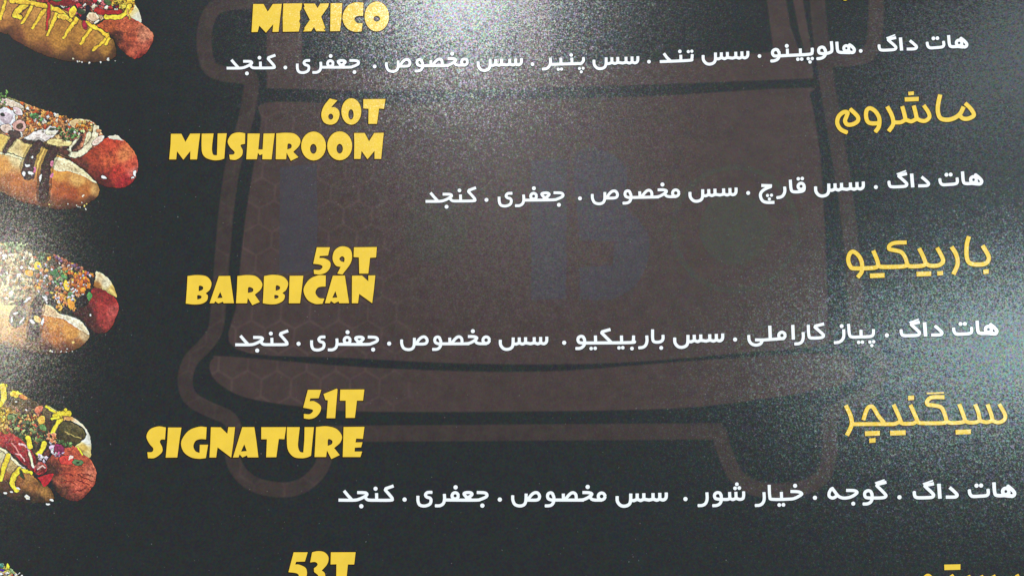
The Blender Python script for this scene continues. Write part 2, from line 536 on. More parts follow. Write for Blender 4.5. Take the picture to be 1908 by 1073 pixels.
stops(L2, [(906.4, 372.8), (1080.6, 370.0), (1393.9, 359.9), (1631.8, 349.0)])

L3 = group_empty('ingredient_line', 'white Persian ingredient line under BARBICAN, crossing the van front above its bumper')
lib_word(L3, 'kanjad', 438.1, 642.3, 538.2, 641.7)
lib_word(L3, 'jafari', 577.3, 641.7, 706.5, 641.3)
lib_word(L3, 'makhsus', 745.2, 640.9, 914.5, 640.0)
lib_word(L3, 'sas', 929.3, 640.3, 1021.6, 639.7)
own_word(L3, 1000, 580, Z, ['17|528,308~ 517,284~ 491,277~ 465,290~ 458,320~ 475,346~ 520,351 1040,346~ 1072,325~ 1076,268', '17|530,300~ 533,355~ 515,390~ 480,410~ 432,412', '17|652,268 655,350', '17|832,348 722,240 728,226 820,200', '17|941,268 944,350', 'o 605,412,20', 'o 650,410,20', 'o 914,405,20', 'o 956,403,20', 'o 1058,412,21'])
own_word(L3, 1000, 580, Z, ['17|1222,268 1225,330~ 1210,375~ 1180,398~ 1130,405'])
own_word(L3, 1000, 580, Z, ['17|1287,200 1289,310~ 1312,339~ 1370,338~ 1401,312~ 1403,262', 'o 1383,405,22'])
lib_word(L3, 'sas', 1254.1, 636.4, 1349.5, 634.2)
own_word(L3, 1300, 570, Z, ['17|566,323 571,380~ 600,420~ 650,434~ 698,418~ 716,385~ 714,374', '17|636,376 720,378 960,360~', '18|800,218 806,372', ring(935, 327, 36, 17)])
own_word(L3, 1300, 570, Z, ['18|1055,210 1062,374', '17|1170,290 1172,350~ 1158,395~ 1125,417~ 1074,421'])
own_word(L3, 1300, 570, Z, ['17|1227,210 1234,325~ 1258,355~ 1365,352~ 1397,332~ 1384,308~ 1302,236 1308,222 1404,198'])
own_word(L3, 1560, 565, Z, ['17|70,288 72,360~ 57,402~ 20,430~ -38,438', 'o 48,253,22'])
own_word(L3, 1560, 565, Z, ['17|124,228 134,340~ 160,373~ 250,373~ 365,368~ 398,345~ 402,286', '17|262,293 265,370', 'o 237,433,20', 'o 279,431,20', 'o 362,430,19', 'o 404,426,19', 'o 384,469,19'])
lib_word(L3, 'hotdog', 1675.4, 625.2, 1860.2, 622.0)
stops(L3, [(556.4, 640.3), (725.2, 640.0), (1051.2, 638.4), (1369.6, 632.4), (1652.2, 624.5)], 3.9)

L4 = group_empty('ingredient_line', 'white Persian ingredient line under SIGNATURE, below the van bumper')
lib_word(L4, 'kanjad', 630.5, 931.2, 734.4, 931.2)
lib_word(L4, 'jafari', 775.2, 931.2, 910.5, 931.0)
lib_word(L4, 'makhsus', 951.9, 931.0, 1130.0, 931.0)
lib_word(L4, 'sas', 1146.8, 931.4, 1244.4, 930.2)
own_word(L4, 1210, 875, Z, ['17|638,248 641,320~ 625,368~ 590,392~ 537,395', '17|795,283~ 784,258~ 758,250~ 731,262~ 722,290~ 738,318~ 790,326 870,326~ 893,315~ 925,328~ 963,315~ 1000,326~ 1035,318~ 1046,290~ 1046,238', '17|796,272~ 799,330~ 785,370~ 750,392~ 700,396', '17|890,244 893,322', '17|960,242 963,322', 'o 951,203,21', 'o 998,200,21', 'o 971,158,21'])
own_word(L4, 1210, 875, Z, ['17|1272,246 1275,320~ 1260,365~ 1225,390~ 1172,394', '17|1330,165 1337,295~ 1365,325~ 1550,323~ 1612,314~ 1675,282~ 1692,262~ 1655,242~ 1566,238', '17|1465,243 1468,322', 'o 1618,175,23', 'o 1442,388,21', 'o 1488,386,21'])
own_word(L4, 1510, 875, 4.794, ['14|190,158~ 218,195~ 248,232~ 290,250~ 345,245~ 390,225~ 416,200~ 390,184~ 318,182', '14|188,165~ 168,200~ 168,235~ 200,250~ 235,232~', 'o 382,300,18'])
own_word(L4, 1510, 875, 4.794, ['14|547,214~ 538,192~ 514,184~ 490,196~ 483,220~ 496,245~ 540,250 640,248~ 672,235~ 664,212~ 592,140 600,128 678,108', '14|548,206~ 551,255~ 535,288~ 505,302~ 468,303', '7|576,117 662,88'])
lib_word(L4, 'hotdog', 1699.8, 926.6, 1893.4, 923.8)
stops(L4, [(753.9, 930.0), (931.3, 930.0), (1277.1, 929.0), (1518.3, 926.7), (1675.8, 925.7)], 4.0)

# ------------------------------------------------------------------ yellow Persian names
def persian_name(label, ox, oy, s, words):
    g = group_empty('persian_dish_name', label)
    for w in words:
        own_word(g, ox, oy, s, w, M_YELLOW, M_HALO, 'letter_group')


persian_name('yellow Persian dish name on the MUSHROOM row', 1530, 150, Z, [
    ['23|290,582~ 215,545~ 178,475~ 195,400~ 250,355~ 292,360~ 282,400~ 264,452~ 290,492~ 350,490~ 405,455~ 408,410~ 370,365~ 320,320'],
    ['23|600,575 640,515~ 645,425~ 605,350~ 545,312~ 505,335~ 498,400~ 515,458~ 560,480~ 640,477'],
    ['23|733,292 780,380~ 800,450~ 795,500~ 748,568', '22|795,468 880,468~ 938,442~ 1000,458~ 1060,432~ 1110,450~ 1160,450~ 1202,412~ 1190,355~ 1138,278', '23|900,290 922,370~ 938,440', '23|1027,283 1048,360~ 1062,430', 'rect 926,187,1084,236', 'rect 966,126,1030,168'],
    ['24|1322,160 1300,260~ 1296,350~ 1325,422~ 1400,440~ 1480,420~ 1545,370~ 1582,295', '23|1540,395~ 1575,425~ 1630,428~ 1685,402~ 1695,372~ 1655,310~ 1598,256'],
])
persian_name('yellow Persian dish name on the BARBICAN row', 1550, 420, Z, [
    ['23|285,578 332,510~ 330,405~ 290,330~ 235,292~ 195,320~ 181,390~ 205,455~ 250,478~ 470,471~ 515,445~ 560,462~ 790,456~ 835,438~ 875,456~ 1005,448~ 1045,428~ 1090,448~ 1180,445~ 1232,408~ 1225,355~ 1168,248', '23|458,280 500,380~ 516,445', '22|830,190 700,195~ 642,222~ 636,262~ 690,276~ 770,298~ 815,360~ 838,440', '23|968,255 1015,350~ 1045,430', 'rect 420,531,585,584', 'rect 938,512,1103,566', 'rect 1168,507,1235,556'],
    ['24|1328,238 1380,325~ 1396,430~ 1348,545'],
    ['24|1522,122 1497,220~ 1500,365~ 1550,428~ 1690,430~ 1740,382~ 1732,325~ 1672,224', 'rect 1680,488,1742,540'],
])
persian_name('yellow Persian dish name on the SIGNATURE row', 1560, 715, 5.6118, [
    ['22|88,222 138,330~ 150,425~ 100,538', '20|150,420 430,418 520,419~ 600,417~ 648,398~ 690,414~ 790,412~ 832,392~ 875,408~ 1100,408~ 1142,392~ 1185,407~ 1290,402~ 1340,390~ 1380,402~ 1450,400~ 1490,386~ 1560,400~ 1622,386~ 1680,402~ 1738,380~ 1755,325~ 1692,210',
     '21|272,378 305,275~ 335,238~ 375,245~ 430,335~ 490,405', '21|588,215 640,330~ 668,404', '21|763,218 810,320~ 842,398', '21|1120,138 990,140~ 940,178~ 945,214~ 1010,224~ 1085,245~ 1122,312~ 1144,395', '8|935,99 1116,92',
     '21|1274,210 1318,325~ 1340,395', '21|1440,212 1475,300~ 1490,388', '21|1570,212 1608,315~ 1625,388', 'rect 287,490,445,542', 'rect 332,566,400,615', 'rect 550,485,715,537', 'rect 1235,476,1397,527', 'rect 738,121,803,170'],
])
persian_name('yellow Persian dish name cut off by the bottom edge', 1680, 1020, 8.368, [
    ['31|410,720~ 480,600~ 470,490~ 410,432~ 350,480~ 345,570~ 400,610~ 480,605', 'rect 662,256,915,343', '31|770,420 830,520~ 830,620', '31|1035,430 1080,540~ 1090,620', '31|1235,430 1280,540~ 1290,620', '31|1425,425 1480,540~ 1490,620', '31|1790,415 1850,540~ 1850,640', '31|480,620 830,620 1500,615~ 1850,640~'],
])
TOPN = group_empty('persian_dish_name', 'yellow dot of the Persian name cut off by the top edge')
ink_object('letter_group', TOPN, [ellipse(1574.5, -5, 7, 7, 16)], [], M_YELLOW, M_HALO, lambda p: p, 1.2, 1)

# ------------------------------------------------------------------ yellow Latin names and prices
def latin(name, label, glyphs):
    g = group_empty(name, label)
    for (ox, oy, s, outer, holes) in glyphs:
        S = [outline(o) if isinstance(o, str) else ellipse(*o) for o in outer]
        H = [outline(o) if isinstance(o, str) else ellipse(*o) for o in holes]
        pts_label = 'digit' if name == 'price_text' else 'letter'
        to = crop(ox, oy, s)
        # counters keep a thin rim of their own: the rim follows the outside only
        rim_solids = S
        o = ink_glyph(pts_label, g, S, H, to, s)
    return g


def ink_glyph(name, parent, S, H, to, s):
    global HALO_COUNT
    HALO_COUNT += 1
    pts, fs = union(S, H)
    q = to(pts)
    V = list(at(q[:, 0], q[:, 1], 0.000055)); Fc = [f[::-1] for f in fs]; fm = [0] * len(fs)
    r = 1.4 * s
    extra = []
    for p in S + H:
        extra += stroke_polys(p + [p[0], p[1]], r)
    pts2, fs2 = union(extra, [])
    q2 = to(pts2) + np.array((-0.35, 0.5))
    b = len(V)
    V += list(at(q2[:, 0], q2[:, 1], 0.000034 + 0.0000012 * (HALO_COUNT % 8)))
    Fc += [tuple(i + b for i in f[::-1]) for f in fs2]
    fm += [1] * len(fs2)
    return mesh_obj(name, V, Fc, [M_YELLOW, M_HALO], parent, None, fm)


K = 7.6636
G = (440, 0, Z)
latin('dish_name', 'yellow word MEXICO at the top edge', [
    (*G, ['190,50 305,50 352,135 408,50 508,48 490,200 472,358 405,360 412,275 332,368 258,290 240,360 172,362'], []),
    (*G, ['525,45 735,42 725,110 708,130 712,215 700,240 713,275 697,355 520,358 518,200'], []),
    (*G, ['750,45 875,45 905,95 935,45 1032,42 1022,80 945,190 992,320 970,325 995,352 890,352 865,305 835,352 745,355 765,325 755,320 820,225 750,90 762,80'], []),
    (*G, ['1050,42 1180,40 1170,200 1155,350 1045,352'], []),
    (*G, ['1415,35 1320,32~ 1240,70~ 1188,160~ 1190,250~ 1240,325~ 1320,358~ 1395,352 1405,262 1350,262~ 1315,225~ 1335,188~ 1410,180'], []),
    (*G, [(1563, 188, 136, 166)], [(1563, 214, 36, 32)]),
])
G, H_ = (300, 170, K), (510, 170, K)
latin('dish_name', 'yellow word MUSHROOM', [
    (*G, ['143,612 292,612 350,727 418,610 560,608 540,760 515,977 418,977 420,857 320,982 230,860 218,977 118,977 138,760'], []),
    (*G, ['583,610 752,607 733,760~ 730,850~ 748,910~ 800,918 805,760 810,607 940,605 920,760 905,965 840,985~ 745,987~ 645,955~ 592,890~ 580,780~'], []),
    (*G, ['1203,605 1110,592~ 1010,620~ 953,715~ 985,800~ 1050,870~ 1035,905~ 975,910 985,978 1070,982~ 1150,930~ 1168,850~ 1137,775~ 1200,755'], []),
    (*G, ['1238,608 1412,608 1390,835 1452,835 1465,608 1625,605 1605,760 1580,977 1448,975 1450,900 1410,918 1385,880 1370,975 1218,975 1232,760'], []),
    (*H_, ['37,605 180,597~ 300,612~ 378,690~ 365,780~ 280,870 355,945 245,997 185,880 178,975 30,975 35,760'], ['203,755~ 252,765~ 250,812~ 195,835']),
    (*H_, [(570, 786, 177, 206)], [(567, 826, 47, 70)]),
    (*H_, [(943, 783, 178, 206)], [(943, 824, 45, 69)]),
    (*H_, ['1148,600 1300,600 1362,718 1435,600 1572,597 1555,760 1535,970 1440,970 1440,855 1340,975 1255,855 1240,970 1148,970 1152,760'], []),
])
latin('price_text', 'yellow price 60T', [
    (*H_, ['800,108 910,135 820,235 875,235~ 930,280~ 938,360~ 895,450~ 810,482~ 715,445~ 680,340~ 715,220~'], [(815, 367, 35, 42)]),
    (*H_, [(1109, 293, 142, 189)], [(1104, 335, 38, 73)]),
    (*H_, ['1280,118 1597,115 1575,258 1505,250 1490,360 1475,470 1352,470 1355,255 1280,250'], []),
])
G, H_ = (330, 440, K), (520, 440, K)
latin('dish_name', 'yellow word BARBICAN', [
    (*G, ['150,570 280,556~ 420,575~ 490,660~ 470,760~ 408,818 440,850~ 425,920~ 350,965~ 240,975~ 125,962 140,760'], ['315,710~ 368,722~ 366,762~ 310,788', '292,845~ 347,855~ 340,887~ 290,905']),
    (*G, ['597,570 758,568 785,760 812,957 665,957 655,935 590,962 545,930 530,957 465,958'], ['617,795 650,880 575,885']),
    (*G, ['862,570 1000,556~ 1130,575~ 1215,670~ 1195,760~ 1110,835 1182,940 1075,985 1010,880 1000,958 842,958 855,760'], ['1020,730~ 1083,747~ 1080,792~ 1012,810']),
    (*G, ['1242,570 1370,552~ 1510,575~ 1585,660~ 1562,760~ 1505,812 1540,850~ 1515,920~ 1430,965~ 1330,973~ 1225,958 1236,760'], ['1415,705~ 1467,720~ 1462,760~ 1408,780', '1392,842~ 1447,852~ 1440,882~ 1392,895']),
    (*H_, ['152,567 347,565 325,760 300,958 140,958'], []),
    (*H_, ['668,562 560,560~ 430,620~ 350,760~ 400,900~ 510,965~ 620,965 648,890 570,880~ 520,810~ 548,742~ 600,722~ 665,720'], []),
    (*H_, ['768,565 940,562 970,760 1000,957 860,957 850,930 790,960 740,925 725,957 655,957'], ['805,785 832,875 760,880']),
    (*H_, ['1042,565 1185,562 1275,645 1275,562 1375,560 1355,760 1330,957 1145,825 1128,958 1040,957'], []),
])
latin('price_text', 'yellow price 59T', [
    (*H_, ['540,160 727,160 700,278 582,285 575,312 650,318~ 728,368~ 728,450~ 670,520~ 580,547~ 500,540 495,480 580,482~ 622,440~ 590,410~ 488,394'], []),
    (*H_, ['925,147~ 1010,180~ 1043,270~ 1020,390~ 905,548 832,535 880,440 810,420~ 765,330~ 785,220~ 850,160~'], ['900,288~ 935,315~ 930,372 885,358~ 862,322~']),
    (*H_, ['1070,160 1397,157 1385,305 1300,310 1288,420 1275,535 1145,535 1140,305 1065,300'], []),
])
G, H_ = (260, 720, K), (470, 720, K)
latin('dish_name', 'yellow word SIGNATURE', [
    (*G, ['378,582 270,567~ 150,610~ 100,710~ 140,810~ 197,880~ 180,930~ 113,935 122,1020 220,1015~ 318,940~ 327,870~ 292,790~ 312,755~ 365,755'], []),
    (*G, ['408,583 600,583 572,760 540,1010 375,1012 398,760'], []),
    (*G, ['960,578 850,572~ 700,630~ 598,780~ 625,920~ 730,1005~ 850,1028~ 948,1018 980,828 862,828 858,945 800,920~ 770,850~ 800,775~ 870,748~ 950,752'], []),
    (*G, ['1020,578 1160,580 1255,672 1268,577 1365,577 1340,800 1310,1012 1115,865 1095,1010 1000,1010 1012,800'], []),
    (*G, ['1468,577 1640,577 1668,760 1698,1008 1545,1008 1535,980 1470,1010 1430,965 1415,1008 1335,1010'], ['1497,822 1532,918 1450,925']),
    (*H_, ['130,578 485,577 460,750 380,745 362,880 345,1005 200,1007 210,750 130,750'], []),
    (*H_, ['497,577 680,577 660,750~ 655,850~ 680,925~ 730,940 745,760 748,577 882,577 862,760 840,985 780,1010~ 700,1020~ 590,1000~ 510,900~ 495,740~'], []),
    (*H_, ['912,575 1060,565~ 1200,600~ 1280,700~ 1258,795~ 1170,875 1250,975 1130,1032 1068,910 1055,1003 890,1003 903,760'], ['1085,750~ 1142,770~ 1137,817~ 1078,845']),
    (*H_, ['1305,575 1603,572 1580,745 1485,740 1475,795 1575,792 1555,865 1465,870 1462,925 1570,925 1545,1003 1293,1003 1300,760'], []),
])
latin('price_text', 'yellow price 51T', [
    (*H_, ['795,45 987,45 950,165 830,168 820,208 890,210~ 978,275~ 970,360~ 905,435~ 820,462~ 738,452 738,388 820,392~ 868,350~ 850,325~ 728,300'], []),
    (*H_, ['1018,105 1205,28 1219,40 1202,240 1185,450 1062,450 1080,195 1045,190'], []),
    (*H_, ['1258,42 1602,40 1582,200 1495,200 1482,320 1465,445 1335,445 1335,200 1252,200'], []),
])
G = (520, 1000, 11.925)
latin('price_text', 'yellow price 53T cut off by the bottom edge', [
    (*G, ['325,335 637,335 575,540 380,545 360,605 450,610~ 590,680~ 622,800~ 590,900~ 500,1000~ 300,1010 225,990 230,880 380,900~ 440,850~ 385,798~ 210,775'], []),
    (*G, ['735,335 870,308~ 1010,335~ 1097,440~ 1075,590~ 950,740 1010,790~ 1025,880~ 960,980~ 820,1020~ 680,990 700,900 820,900~ 870,850~ 780,770 775,690 840,640~ 855,590~ 800,550~ 692,560'], []),
    (*G, ['1152,335 1702,333 1670,605 1530,605 1510,800 1490,1010 1270,1010 1275,600 1145,605'], []),
])


# ------------------------------------------------------------------ printed hot dog pictures
def inside(poly, X, Y):
    r = np.zeros(X.shape, bool)
    n = len(poly); j = n - 1
    for i in range(n):
        xi, yi = poly[i]; xj, yj = poly[j]
        if yi != yj:
            c = ((yi > Y) != (yj > Y)) & (X < (xj - xi) * (Y - yi) / (yj - yi) + xi)
            r ^= c
        j = i
    return r


def seg_dist(X, Y, pts):
    d = np.full(X.shape, 1e9)
    for (x0, y0), (x1, y1) in zip(pts[:-1], pts[1:]):
        L2_ = (x1 - x0) ** 2 + (y1 - y0) ** 2 + 1e-9
        t = np.clip(((X - x0) * (x1 - x0) + (Y - y0) * (y1 - y0)) / L2_, 0, 1)
        d = np.minimum(d, np.hypot(X - x0 - t * (x1 - x0), Y - y0 - t * (y1 - y0)))
    return d


class Picture:
    """a small printed photograph: an ink colour and a part number for every dot"""
    def __init__(s, ox, oy, sc, x0, y0, x1, y1, seed):
        s.ox, s.oy, s.sc = ox, oy, sc
        s.px = np.arange(x0, x1, 0.9); s.py = np.arange(y0, y1, 0.9)
        PXg, PYg = np.meshgrid(s.px, s.py)
        s.X = (PXg - ox) * sc; s.Y = (PYg - oy) * sc
        s.col = np.zeros(s.X.shape + (3,)); s.lab = np.zeros(s.X.shape, int)
        s.rng = np.random.RandomState(seed); s.R = random.Random(seed)
        s.names = {}
        s.n_f = s.noise(9); s.n_m = s.noise(28); s.n_c = s.noise(80); s.n_f2 = s.noise(6); s.n_m2 = s.noise(18)
        s.n_w = (s.noise(26) + 0.5 * s.noise(12)); s.n_w2 = (s.noise(24) + 0.5 * s.noise(11))

    def noise(s, size):
        h, w = s.X.shape
        gw = int(w * 0.9 * s.sc / size) + 3; gh = int(h * 0.9 * s.sc / size) + 3
        g = s.rng.rand(gh, gw)
        fx = np.linspace(0, gw - 1.001, w); fy = np.linspace(0, gh - 1.001, h)
        ix = fx.astype(int); iy = fy.astype(int); tx = fx - ix; ty = fy - iy
        tx = tx * tx * (3 - 2 * tx); ty = ty * ty * (3 - 2 * ty)
        a = g[iy][:, ix]; b = g[iy][:, ix + 1]; c = g[iy + 1][:, ix]; d = g[iy + 1][:, ix + 1]
        ty = ty[:, None]
        return (a * (1 - tx) + b * tx) * (1 - ty) + (c * (1 - tx) + d * tx) * ty - 0.5

    def put(s, mask, col, name, a=1.0):
        k = s.names.setdefault(name, len(s.names) + 1)
        m = mask if a is None or np.isscalar(a) else mask & (a > 0.02)
        if np.isscalar(a): s.col[m] = s.col[m] * (1 - a) + (col[m] if hasattr(col, 'shape') and col.ndim == 3 else np.array(col)) * a
        else:
            cc = col[m] if hasattr(col, 'shape') and col.ndim == 3 else np.array(col)
            aa = a[m][:, None]
            s.col[m] = s.col[m] * (1 - aa) + cc * aa
        s.lab[m] = k

    def warp(s, amp):
        return s.X + s.n_m * amp, s.Y + s.n_m2 * amp

    def region(s, name, poly, cols, tex=0.10, rid=0.0, rough=7):
        X, Y = s.warp(rough)
        P = outline(poly, 4)
        m = inside(P, X, Y)
        num = np.zeros(s.col.shape); den = np.zeros(s.X.shape)
        for (x, y, c) in cols:
            w = 1.0 / ((s.X - x) ** 2 + (s.Y - y) ** 2 + 300.0) ** 2.0
            num += w[..., None] * np.array(c, float); den += w
        c = num / den[..., None]
        f = 1 + tex * 2 * s.n_f + tex * 1.4 * s.n_m + tex * s.n_c
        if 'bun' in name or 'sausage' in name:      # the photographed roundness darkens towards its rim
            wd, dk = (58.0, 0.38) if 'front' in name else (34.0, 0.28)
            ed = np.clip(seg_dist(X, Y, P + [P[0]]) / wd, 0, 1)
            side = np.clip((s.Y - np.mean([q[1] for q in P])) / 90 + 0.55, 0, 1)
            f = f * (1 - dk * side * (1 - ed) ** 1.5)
        if rid:   # shrivelled skin: thin dark creases between pale, shiny ridges
            f = f * (1 - rid * 1.3 * np.clip(1 - np.abs(s.n_w) / 0.045, 0, 1)) * (1 + rid * 1.2 * s.n_w2)
        c = c * f[..., None]
        if rid:
            g = np.clip(1 - np.abs(s.n_w2) / 0.035, 0, 1) * np.clip(0.5 + s.n_m * 2, 0, 1) * rid * 170
            c = c * np.array([0.93, 0.96, 0.96]) + g[..., None] * np.array([1.0, 0.66, 0.42])
        s.put(m, np.clip(c, 4, 252), name)
        return m

    def line(s, name, pts, r, c, r2=None, shine=0.16, rough=11, shadow=True):
        P = curve(parse(pts), 5)
        xs = [p[0] for p in P]; ys = [p[1] for p in P]
        X, Y = s.warp(rough)
        d = np.full(X.shape, 1e9)
        n = len(P) - 1
        for i in range(n):
            rr = r + ((r2 or r) - r) * (i + .5) / n
            d = np.minimum(d, seg_dist(X, Y, P[i:i + 2]) / rr)
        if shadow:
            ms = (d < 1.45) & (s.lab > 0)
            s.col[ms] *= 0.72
        m = d < 1
        cc = np.array(c, float) * (1 + shine * (0.55 - d)[..., None]) * (1 + 0.22 * s.n_f[..., None] + 0.2 * s.n_m[..., None])
        s.put(m, np.clip(cc, 4, 252), name)

    def blob(s, name, x, y, rx, ry, ang, c, rough=11, shade=0.16, shadow=True):
        X, Y = s.warp(rough)
        ca, sa = math.cos(ang), math.sin(ang)
        u = ((X - x) * ca + (Y - y) * sa) / rx; v = (-(X - x) * sa + (Y - y) * ca) / ry
        d = np.hypot(u, v)
        if shadow:
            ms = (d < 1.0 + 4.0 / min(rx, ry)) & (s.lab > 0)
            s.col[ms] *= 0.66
        m = d < 1
        cc = np.array(c, float) * (1 + shade * (0.35 - 0.5 * v - 0.2 * d)[..., None]) * (1 + 0.25 * s.n_f[..., None] + 0.18 * s.n_m[..., None])
        s.put(m, np.clip(cc, 4, 252), name)

    def scatter(s, name, poly, n, lo, hi, palette, elong=1.6, shadow=True):
        P = outline(poly, 3)
        xs = [p[0] for p in P]; ys = [p[1] for p in P]
        x0, x1, y0, y1 = min(xs), max(xs), min(ys), max(ys)
        k = 0; tries = 0
        h, w = s.X.shape
        while k < n and tries < n * 12:
            tries += 1
            x = s.R.uniform(x0, x1); y = s.R.uniform(y0, y1)
            if x < s.X[0, 0] - 10: continue
            if not inside(P, np.array([x]), np.array([y]))[0]: continue
            rx = s.R.uniform(lo, hi); ry = rx / s.R.uniform(1, elong)
            c = np.array(s.R.choice(palette), float) * s.R.uniform(0.82, 1.12)
            i0 = int(((x - rx * 1.8) / s.sc + s.ox - s.px[0]) / 0.9); i1 = int(((x + rx * 1.8) / s.sc + s.ox - s.px[0]) / 0.9) + 2
            j0 = int(((y - rx * 1.8) / s.sc + s.oy - s.py[0]) / 0.9); j1 = int(((y + rx * 1.8) / s.sc + s.oy - s.py[0]) / 0.9) + 2
            i0 = max(i0, 0); j0 = max(j0, 0); i1 = min(i1, w); j1 = min(j1, h)
            if i1 <= i0 or j1 <= j0: continue
            sl = (slice(j0, j1), slice(i0, i1))
            X = s.X[sl] + s.n_f[sl] * rx * 0.9; Y = s.Y[sl] + s.n_f2[sl] * rx * 0.9
            a = s.R.uniform(0, math.pi); ca, sa = math.cos(a), math.sin(a)
            u = ((X - x) * ca + (Y - y) * sa) / rx; v = (-(X - x) * sa + (Y - y) * ca) / ry
            q_ = s.R.uniform(1.0, 2.4); sk = s.R.uniform(-0.5, 0.5)
            u = u + sk * v
            d = (np.abs(u) ** q_ + np.abs(v) ** q_) ** (1 / q_)
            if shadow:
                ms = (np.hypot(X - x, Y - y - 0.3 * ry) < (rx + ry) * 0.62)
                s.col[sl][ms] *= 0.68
            m = d < 1
            kk = s.names.setdefault(name, len(s.names) + 1)
            sub = s.col[sl]; up = (Y - y) / (ry + rx)
            sub[m] = np.clip(c * (1.0 - 0.35 * up)[m][:, None] * (1 + 0.3 * s.n_f[sl][m])[:, None], 4, 252)
            lb = s.lab[sl]; lb[m] = kk
            k += 1

    def build(s, label):
        g = group_empty('hot_dog_picture', label)
        c = s.col * 0.96
        def blur(a, n):
            for ax in (0, 1):
                for _ in range(n):
                    a = (np.roll(a, 1, ax) + a * 2 + np.roll(a, -1, ax)) / 4
            return a
        flat = np.where(s.lab[..., None] > 0, c, 36.0)
        c = c + 0.8 * (flat - blur(flat, 4)) + 0.35 * (flat - blur(flat, 30))     # the print is crisply sharpened
        g_ = c.mean(-1, keepdims=True)
        green = np.clip((c[..., 1:2] - np.maximum(c[..., 0:1], c[..., 2:3])) / 25, 0, 1)
        c = np.clip(g_ + (c - g_) * (0.88 - 0.34 * green), 3, 255) / 255.0 * 1.0
        c = np.clip(c + 0.35 * c * (1 - c) * (2 * c - 1) - 0.012, 0.01, 1)
        c = np.where(c <= 0.04045, c / 12.92, ((c + 0.055) / 1.055) ** 2.4)
        h, w = s.lab.shape
        PXg, PYg = np.meshgrid(s.px, s.py)
        P3 = at(PXg, PYg, 0.00005)
        cell = s.lab[:-1, :-1]
        idx = np.arange(h * w).reshape(h, w)
        for name, k in s.names.items():
            jj, ii = np.nonzero(cell == k)
            if len(jj) < 6: continue
            q = np.stack([idx[jj, ii], idx[jj + 1, ii], idx[jj + 1, ii + 1], idx[jj, ii + 1]], 1)
            used, inv = np.unique(q, return_inverse=True)
            q2 = inv.reshape(-1, 4)
            me = bpy.data.meshes.new(name)
            me.vertices.add(len(used)); me.vertices.foreach_set('co', P3.reshape(-1, 3)[used].astype(np.float32).ravel())
            me.loops.add(q2.size); me.loops.foreach_set('vertex_index', q2.astype(np.int32).ravel())
            me.polygons.add(len(q2)); me.polygons.foreach_set('loop_start', np.arange(0, q2.size, 4, dtype=np.int32))
            me.update(calc_edges=True)
            at_ = me.attributes.new('print_colour', 'FLOAT_COLOR', 'POINT')
            # a dot keeps the ink of its own part
            cc = c.reshape(-1, 3)[used]
            at_.data.foreach_set('color', np.concatenate([cc, np.ones((len(used), 1))], 1).astype(np.float32).ravel())
            me.materials.append(M_PICT)
            o = bpy.data.objects.new(name, me); C.objects.link(o); o.parent = g


SESAME = [(205, 190, 160), (180, 160, 125), (222, 212, 190)]
MUST = (236, 182, 50)

# --- first picture: mustard zigzag, salsa and olives
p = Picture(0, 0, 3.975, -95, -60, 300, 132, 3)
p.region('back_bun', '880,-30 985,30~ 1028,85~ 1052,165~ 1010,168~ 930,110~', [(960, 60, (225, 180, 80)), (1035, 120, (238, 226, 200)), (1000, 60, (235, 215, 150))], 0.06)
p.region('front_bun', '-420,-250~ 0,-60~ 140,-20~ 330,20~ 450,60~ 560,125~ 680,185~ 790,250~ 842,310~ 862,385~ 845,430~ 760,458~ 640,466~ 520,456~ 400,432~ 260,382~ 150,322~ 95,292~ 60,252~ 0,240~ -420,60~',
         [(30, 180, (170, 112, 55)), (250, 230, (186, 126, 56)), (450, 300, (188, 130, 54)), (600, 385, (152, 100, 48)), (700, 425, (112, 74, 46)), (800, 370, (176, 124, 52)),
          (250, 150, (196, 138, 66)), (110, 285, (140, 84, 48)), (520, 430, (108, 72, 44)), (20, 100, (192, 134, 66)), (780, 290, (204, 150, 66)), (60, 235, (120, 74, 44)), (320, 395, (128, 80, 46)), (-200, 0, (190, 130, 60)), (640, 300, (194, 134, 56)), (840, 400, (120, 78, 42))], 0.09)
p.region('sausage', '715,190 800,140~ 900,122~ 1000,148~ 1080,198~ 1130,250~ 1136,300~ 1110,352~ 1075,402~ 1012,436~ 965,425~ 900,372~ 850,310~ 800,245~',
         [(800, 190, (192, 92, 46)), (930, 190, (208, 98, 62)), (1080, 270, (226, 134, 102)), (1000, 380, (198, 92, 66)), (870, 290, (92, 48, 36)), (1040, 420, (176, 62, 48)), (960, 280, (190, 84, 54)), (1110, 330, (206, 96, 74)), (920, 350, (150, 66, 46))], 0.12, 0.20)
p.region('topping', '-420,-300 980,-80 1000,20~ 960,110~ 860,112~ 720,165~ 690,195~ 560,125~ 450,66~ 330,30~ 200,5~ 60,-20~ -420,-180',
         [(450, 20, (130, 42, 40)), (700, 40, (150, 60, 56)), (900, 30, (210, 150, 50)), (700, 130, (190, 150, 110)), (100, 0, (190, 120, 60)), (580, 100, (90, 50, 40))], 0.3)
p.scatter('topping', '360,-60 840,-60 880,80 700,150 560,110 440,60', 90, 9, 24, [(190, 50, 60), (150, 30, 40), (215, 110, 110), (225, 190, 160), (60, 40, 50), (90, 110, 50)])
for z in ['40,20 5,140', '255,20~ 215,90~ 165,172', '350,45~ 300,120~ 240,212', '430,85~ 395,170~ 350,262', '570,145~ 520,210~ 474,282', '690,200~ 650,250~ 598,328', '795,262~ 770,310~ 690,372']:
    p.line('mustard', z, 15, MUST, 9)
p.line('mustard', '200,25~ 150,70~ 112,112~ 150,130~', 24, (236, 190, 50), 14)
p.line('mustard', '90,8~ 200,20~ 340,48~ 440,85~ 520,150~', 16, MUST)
p.line('mustard', '640,170~ 700,205~ 770,245~ 810,290~', 13, MUST)
